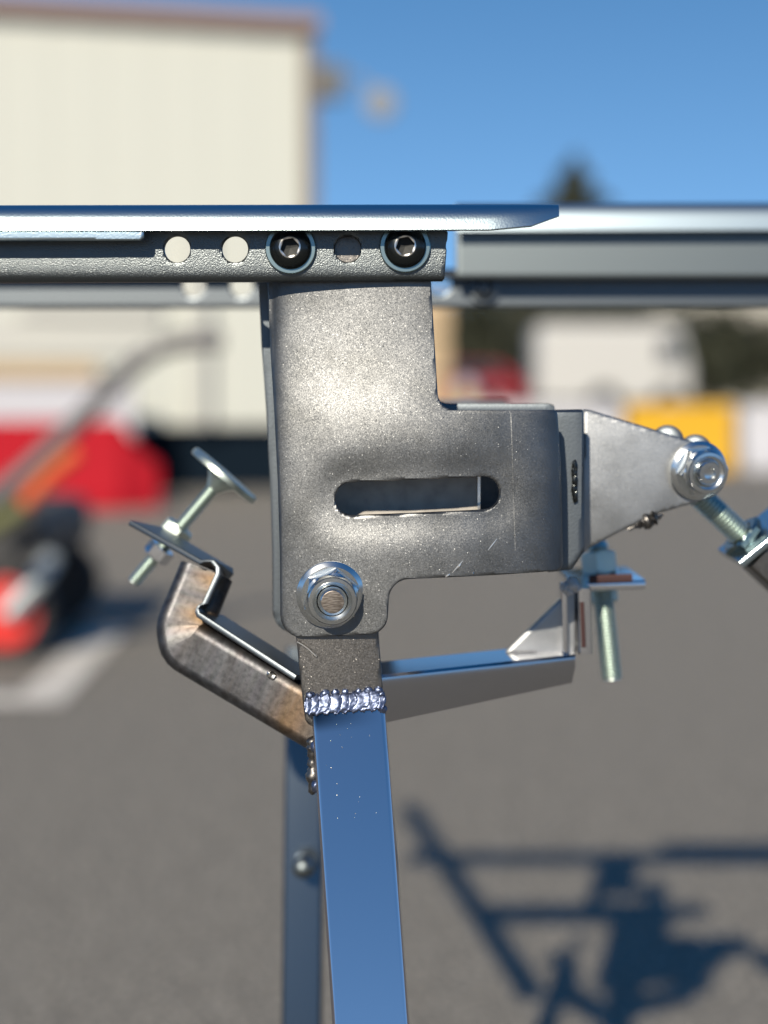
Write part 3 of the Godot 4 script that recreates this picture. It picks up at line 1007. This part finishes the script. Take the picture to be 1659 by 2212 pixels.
func surroundings() -> void:
	# cream modular building behind the rail, its right end a little farther away
	var corner := there(664, 1060, 9.4)
	corner.y = 0
	var yaw := deg_to_rad(14.0)
	var b := thing("modular_building", "cream flat-roofed building with brown roof trim and dark base, far left", "building", corner, yaw)
	# local: -x runs along the front to the left, +z to the lens
	var s := Soup.new()
	var x := 0.0
	var prof := PackedVector2Array()
	var top := 2.76
	var low := 0.40
	while x < 6.0:
		prof.append_array([Vector2(-x, 0.0), Vector2(-x - 0.26, 0.0), Vector2(-x - 0.27, -0.006), Vector2(-x - 0.29, -0.006)])
		x += 0.30
	for i in prof.size() - 1:
		var p := prof[i]
		var q := prof[i + 1]
		s.quad(Vector3(q.x, low, q.y), Vector3(p.x, low, p.y), Vector3(p.x, top, p.y), Vector3(q.x, top, q.y))
	box(s, Vector3(-3.0, (top + low) / 2, -1.56), Vector3(5.98, top - low, 3.04))
	obj("wall", finish(s, 1.0, 10), M.cream_siding, b)
	s = Soup.new()
	box(s, Vector3(0.02, (top + low) / 2, 0.0), Vector3(0.08, top - low, 0.08), 0.02)
	obj("corner_post", finish(s, 1.0), M.corner_brown, b)
	s = Soup.new()
	box(s, Vector3(-2.98, top + 0.045, -1.5), Vector3(6.12, 0.09, 3.2), 0.02)
	obj("roof", finish(s, 1.0), M.brown_trim, b)
	s = Soup.new()
	box(s, Vector3(-3.0, low / 2, -1.6), Vector3(5.96, low - 0.004, 3.0))
	obj("skirting", finish(s, 1.0), M.dark_skirting, b)
	s = Soup.new()
	box(s, Vector3(-0.66, 1.0, 0.05), Vector3(0.10, 1.2, 0.07), 0.02)
	obj("downpipe", finish(s, 1.0), M.grey_siding, b)
	s = Soup.new()
	box(s, Vector3(-1.30, 1.09, 0.03), Vector3(0.82, 0.09, 0.06), 0.01)
	box(s, Vector3(-1.55, 0.92, 0.01), Vector3(1.3, 0.24, 0.03), 0.01)
	obj("shutter", finish(s, 1.0), M.grey_siding, b)
	s = Soup.new()
	box(s, Vector3(-1.92, 0.72, 0.06), Vector3(1.3, 0.10, 0.10), 0.01)
	obj("plank", finish(s, 1.0), M.tan_block, b)
	# round lamp on an arm from its corner
	var lp := thing("wall_lamp", "round grey lamp on a short arm beside the cream building's corner", "lamp", there(690, 178, 9.36))
	s = Soup.new()
	box(s, Vector3(0.06, 0, 0), Vector3(0.17, 0.2, 0.12), 0.02)
	obj("bracket_box", finish(s, 1.0), M.lamp_dark, lp)
	s = Soup.new()
	sweep(s, bend([Vector3(0.08, 0.02, 0), Vector3(0.22, 0.05, 0), Vector3(0.36, -0.08, 0)], 0.06), circle(0.012, 8), Vector3.BACK)
	obj("arm", finish(s, 1.0), M.lamp_grey, lp)
	s = Soup.new()
	lathe(s, Vector3(0.37, -0.12, -0.03), Vector3(0, -0.15, 1), [Vector2(0, 0), Vector2(0.06, 0), Vector2(0.09, 0.03), Vector2(0.10, 0.06), Vector2(0.09, 0.07), Vector2(0, 0.075)], 28)
	obj("shade", finish(s, 1.0), M.lamp_grey, lp)

	# barriers
	var g := "plastic barriers along the edge of the lot"
	var r0 := there(-420, 1100, 7.7); r0.y = 0
	var r1 := there(345, 1095, 7.94); r1.y = 0
	barrier("red_barrier", "red plastic barrier in front of the cream building", g, r0, r1, 0.45, 0.42, M.red_plastic, 0.17)
	var w0 := there(-500, 1060, 8.5); w0.y = 0
	var w1 := there(300, 1060, 8.72); w1.y = 0
	barrier("white_barrier", "white plastic barrier standing behind the red one", g, w0, w1, 0.65, 0.45, M.white_plastic)
	var us := [[1010, 1342, "white barrier segment left of the yellow one, behind the bracket", M.white_plastic, "white_barrier"], [1346, 1586, "yellow plastic barrier segment right of the bracket", M.yellow_plastic, "yellow_barrier"], [1590, 2000, "white barrier segment right of the yellow one", M.white_plastic, "white_barrier"]]
	for q in us:
		var a := there(q[0], 1015, 12.0); a.y = 0
		var c := there(q[1], 1015, 11.9); c.y = 0
		barrier(q[4], q[2], g, a, c, 0.51, 0.45, q[3])

	# wheeled cart at the left edge
	var at := there(15, 1420, 3.32); at.y = 0
	var ct := thing("hand_cart", "black wheeled cart with red hub wheel and grey pull handle", "cart", at)
	wheel(ct, Vector3(0, 0.105, 0), Vector3.BACK, 0.105, 0.07, M.wheel_red, 0.74)
	wheel(ct, Vector3(0, 0.105, -0.55), Vector3.FORWARD, 0.105, 0.07, M.black_body, 0.84)
	wheel(ct, Vector3(-0.8, 0.105, 0), Vector3.BACK, 0.105, 0.07, M.wheel_red, 0.74)
	wheel(ct, Vector3(-0.8, 0.105, -0.55), Vector3.FORWARD, 0.105, 0.07, M.black_body, 0.84)
	s = Soup.new()
	box(s, Vector3(-0.45, 0.26, -0.28), Vector3(1.06, 0.13, 0.56), 0.04)
	obj("tray", finish(s, 1.0), M.black_body, ct)
	s = Soup.new()
	sweep(s, [Vector3(0.02, 0.105, 0.075), Vector3(0.085, 0.185, 0.05), Vector3(0.10, 0.22, 0.0)], circle(0.022, 12), Vector3.BACK)
	obj("fork", finish(s, 1.0), M.strut_grey, ct)
	s = Soup.new()
	var hp := []
	for p in [[-60, 1110], [60, 1015], [190, 890], [300, 775], [372, 738], [480, 734]]:
		hp.append(there(p[0], p[1], 3.15) - at)
	sweep(s, bend(hp, 0.05), circle(0.021, 12), Vector3.BACK)
	obj("handle", finish(s, 1.0), M.grey_tube, ct)
	s = Soup.new()
	sweep(s, bend([there(52, 1092, 3.08) - at, there(100, 1030, 3.08) - at, there(165, 975, 3.1) - at], 0.02), circle(0.017, 10), Vector3.BACK)
	obj("orange_cord", finish(s, 1.0, 60), M.orange_cloth, ct)
	s = Soup.new()
	sweep(s, bend([there(-80, 1165, 3.05) - at, there(0, 1128, 3.05) - at, there(50, 1094, 3.06) - at], 0.02), circle(0.018, 10), Vector3.BACK)
	obj("yellow_cord", finish(s, 1.0, 60), M.yellow_cloth, ct)

	# tan block wall, seen between bracket and rail
	var tw := there(968, 900, 20.0); tw.y = 0
	var wall := thing("block_wall", "tan wall of large blocks seen right of the bracket neck", "wall", tw)
	s = Soup.new()
	box(s, Vector3(-0.9, 0.87, -0.1), Vector3(1.78, 1.72, 0.16))
	obj("mortar", finish(s, 1.0), M.mortar, wall)
	for row in 4:
		for k in 3:
			s = Soup.new()
			var wide := 0.86 if row % 2 or k > 0 else 0.43
			var left := 0.88 * k + (0.0 if row % 2 or k == 0 else -0.43)
			if left > 1.6:
				continue
			box(s, Vector3(-left - wide / 2, 0.12 + 0.25 + row * 0.515 - 0.3, 0.0), Vector3(wide, 0.475, 0.1), 0.01)
			obj("block", finish(s, 1.0), M.tan_block, wall)

	# traffic and green beyond
	var v := there(1150, 900, 40.0); v.y = 0
	vehicle("white_van", "white van parked side-on beyond the yellow barrier", "van", v, 0.0, [[0, 0.4], [3.85, 0.4], [3.98, 0.7], [3.98, 1.25], [3.85, 1.7], [3.72, 2.25], [3.5, 2.4], [0.15, 2.42], [0.0, 2.25]], 1.9, M.van_white, [[[3.1, 1.4], [3.78, 1.4], [3.62, 2.05], [3.1, 2.05]]], [1.75, 3.4], 0.36)
	var rc := there(1040, 900, 42.0); rc.y = 0
	vehicle("red_car", "dark red car parked left of the white van", "car", rc, 0.0, [[-2.6, 0.3], [1.1, 0.3], [1.15, 0.9], [0.95, 1.05], [0.5, 1.42], [-1.0, 1.45], [-1.7, 1.0], [-2.6, 0.85]], 1.75, M.car_red, [[[-1.4, 1.0], [0.6, 1.0], [0.35, 1.35], [-0.95, 1.37]]], [-1.8, 0.4], 0.32)
	var bo := there(1008, 900, 24.0); bo.y = 0
	var bol := thing("marker_post", "small pale yellow-green post with a white top near the hedge", "post", bo)
	s = Soup.new()
	lathe(s, Vector3.ZERO, Vector3.UP, [Vector2(0, 0), Vector2(0.16, 0), Vector2(0.16, 0.05), Vector2(0.1, 0.08), Vector2(0.11, 0.62), Vector2(0, 0.62)], 20)
	obj("shaft", finish(s, 1.0), M.post_yellow, bol)
	s = Soup.new()
	lathe(s, Vector3(0, 0.621, 0), Vector3.UP, [Vector2(0, 0), Vector2(0.14, 0), Vector2(0.14, 0.12), Vector2(0.08, 0.2), Vector2(0, 0.22)], 20)
	obj("cap", finish(s, 1.0), M.white_plastic, bol)
	var pb := there(1300, 900, 75.0); pb.y = 0
	var far := thing("far_building", "long pale building beyond the trees, under the blurred rail", "building", pb)
	s = Soup.new()
	box(s, Vector3(8, 2.7, -3), Vector3(22, 5.4, 6))
	obj("wall", finish(s, 1.0), M.pale_wall, far)
	s = Soup.new()
	box(s, Vector3(8, 5.5, -3), Vector3(22.4, 0.25, 6.4))
	obj("roof", finish(s, 1.0), M.lamp_grey, far)
	for k in 5:
		s = Soup.new()
		box(s, Vector3(-1.0 + k * 4.4, 2.9, 0.02), Vector3(1.6, 1.4, 0.08))
		obj("window", finish(s, 1.0), M.car_glass, far)
	var dark := Color(0.014, 0.019, 0.012)
	var lite := Color(0.048, 0.052, 0.028)
	var cf := there(1236, 900, 62.0); cf.y = 0
	leafy("conifer_tree", "tall pointed conifer rising above the rails at right", "tree", cf, 10.2, 9.0, 0.3, true, 12000, 0.26, dark, lite, 21)
	var tg := "dark trees beyond the lot"
	var list := [[1040, 52.0, 4.3, 2.2, "bushy dark tree behind the red car, right of the tan wall"], [1130, 56.0, 4.4, 2.6, "dark tree behind the left end of the white van"], [1530, 47.0, 3.3, 2.0, "dark tree just right of the white van"], [1620, 46.0, 3.2, 2.2, "dark tree above the white barrier at the right edge"], [1740, 48.0, 3.4, 2.6, "dark tree at the right edge, partly behind its neighbour and cut off"], [880, 54.0, 4.0, 2.8, "dark tree standing behind the right end of the tan wall"]]
	for i in list.size():
		var q = list[i]
		var p := there(q[0], 900, q[1]); p.y = 0
		leafy("leafy_tree", q[4], "tree", p, q[2], q[3], 0.16, false, 2600, 0.17, dark, lite, 40 + i, tg)

func ground() -> void:
	var p := PlaneMesh.new()
	p.size = Vector2(900, 900)
	struct("ground", p, M.asphalt)
	# bay markings
	var s := Soup.new()
	var y := 0.004
	var a := Vector3(-0.60, y, -2.80)
	s.quad(Vector3(-2.2, y, -2.80), Vector3(-0.60, y, -2.80), Vector3(-0.60, y, -2.91), Vector3(-2.2, y, -2.91))
	s.quad(Vector3(-0.70, y, -2.91), Vector3(-0.60, y, -2.91), Vector3(-0.63, y, -3.75), Vector3(-0.73, y, -3.75))
	struct("bay_marking", finish(s, 1.0), M.road_paint)


func _ready() -> void:
	var cam := Camera3D.new()
	cam.name = "camera"
	add_child(cam)
	cam.position = Vector3(0, HIGH, 0)
	cam.rotation.x = -TILT
	var at := CameraAttributesPhysical.new()
	var half := 1106.0 / FOCAL
	at.frustum_focal_length = 12.0 / half
	at.exposure_aperture = at.frustum_focal_length / 11.5
	at.frustum_focus_distance = 0.488
	at.frustum_near = 0.02
	at.frustum_far = 1000.0
	cam.attributes = at
	cam.fov = rad_to_deg(2.0 * atan(half))
	cam.near = 0.02
	cam.far = 1000.0
	cam.current = true

	var sky := ProceduralSkyMaterial.new()
	sky.sky_top_color = lin(0.006, 0.070, 0.205)
	sky.sky_horizon_color = lin(0.205, 0.435, 0.76)
	sky.sky_curve = 0.15
	sky.ground_bottom_color = lin(0.10, 0.10, 0.10)
	sky.ground_horizon_color = lin(0.22, 0.26, 0.30)
	sky.sun_angle_max = 14.0
	sky.sun_curve = 0.12
	var env := Environment.new()
	env.background_mode = Environment.BG_SKY
	env.sky = Sky.new()
	env.sky.sky_material = sky
	env.tonemap_mode = Environment.TONE_MAPPER_LINEAR
	env.tonemap_exposure = 1.5
	env.sdfgi_enabled = true
	env.ssao_enabled = true
	env.ssil_enabled = true
	var we := WorldEnvironment.new()
	we.name = "world"
	we.environment = env
	add_child(we)
	var sun := DirectionalLight3D.new()
	sun.name = "sun"
	sun.light_energy = 1.5
	sun.light_color = Color(1.0, 0.95, 0.87)
	sun.light_angular_distance = 0.5
	sun.shadow_enabled = true
	add_child(sun)
	sun.look_at_from_position(Vector3.ZERO, Vector3(0.2607, -0.534, -1.0))

	materials()
	ground()
	surroundings()
	stand()
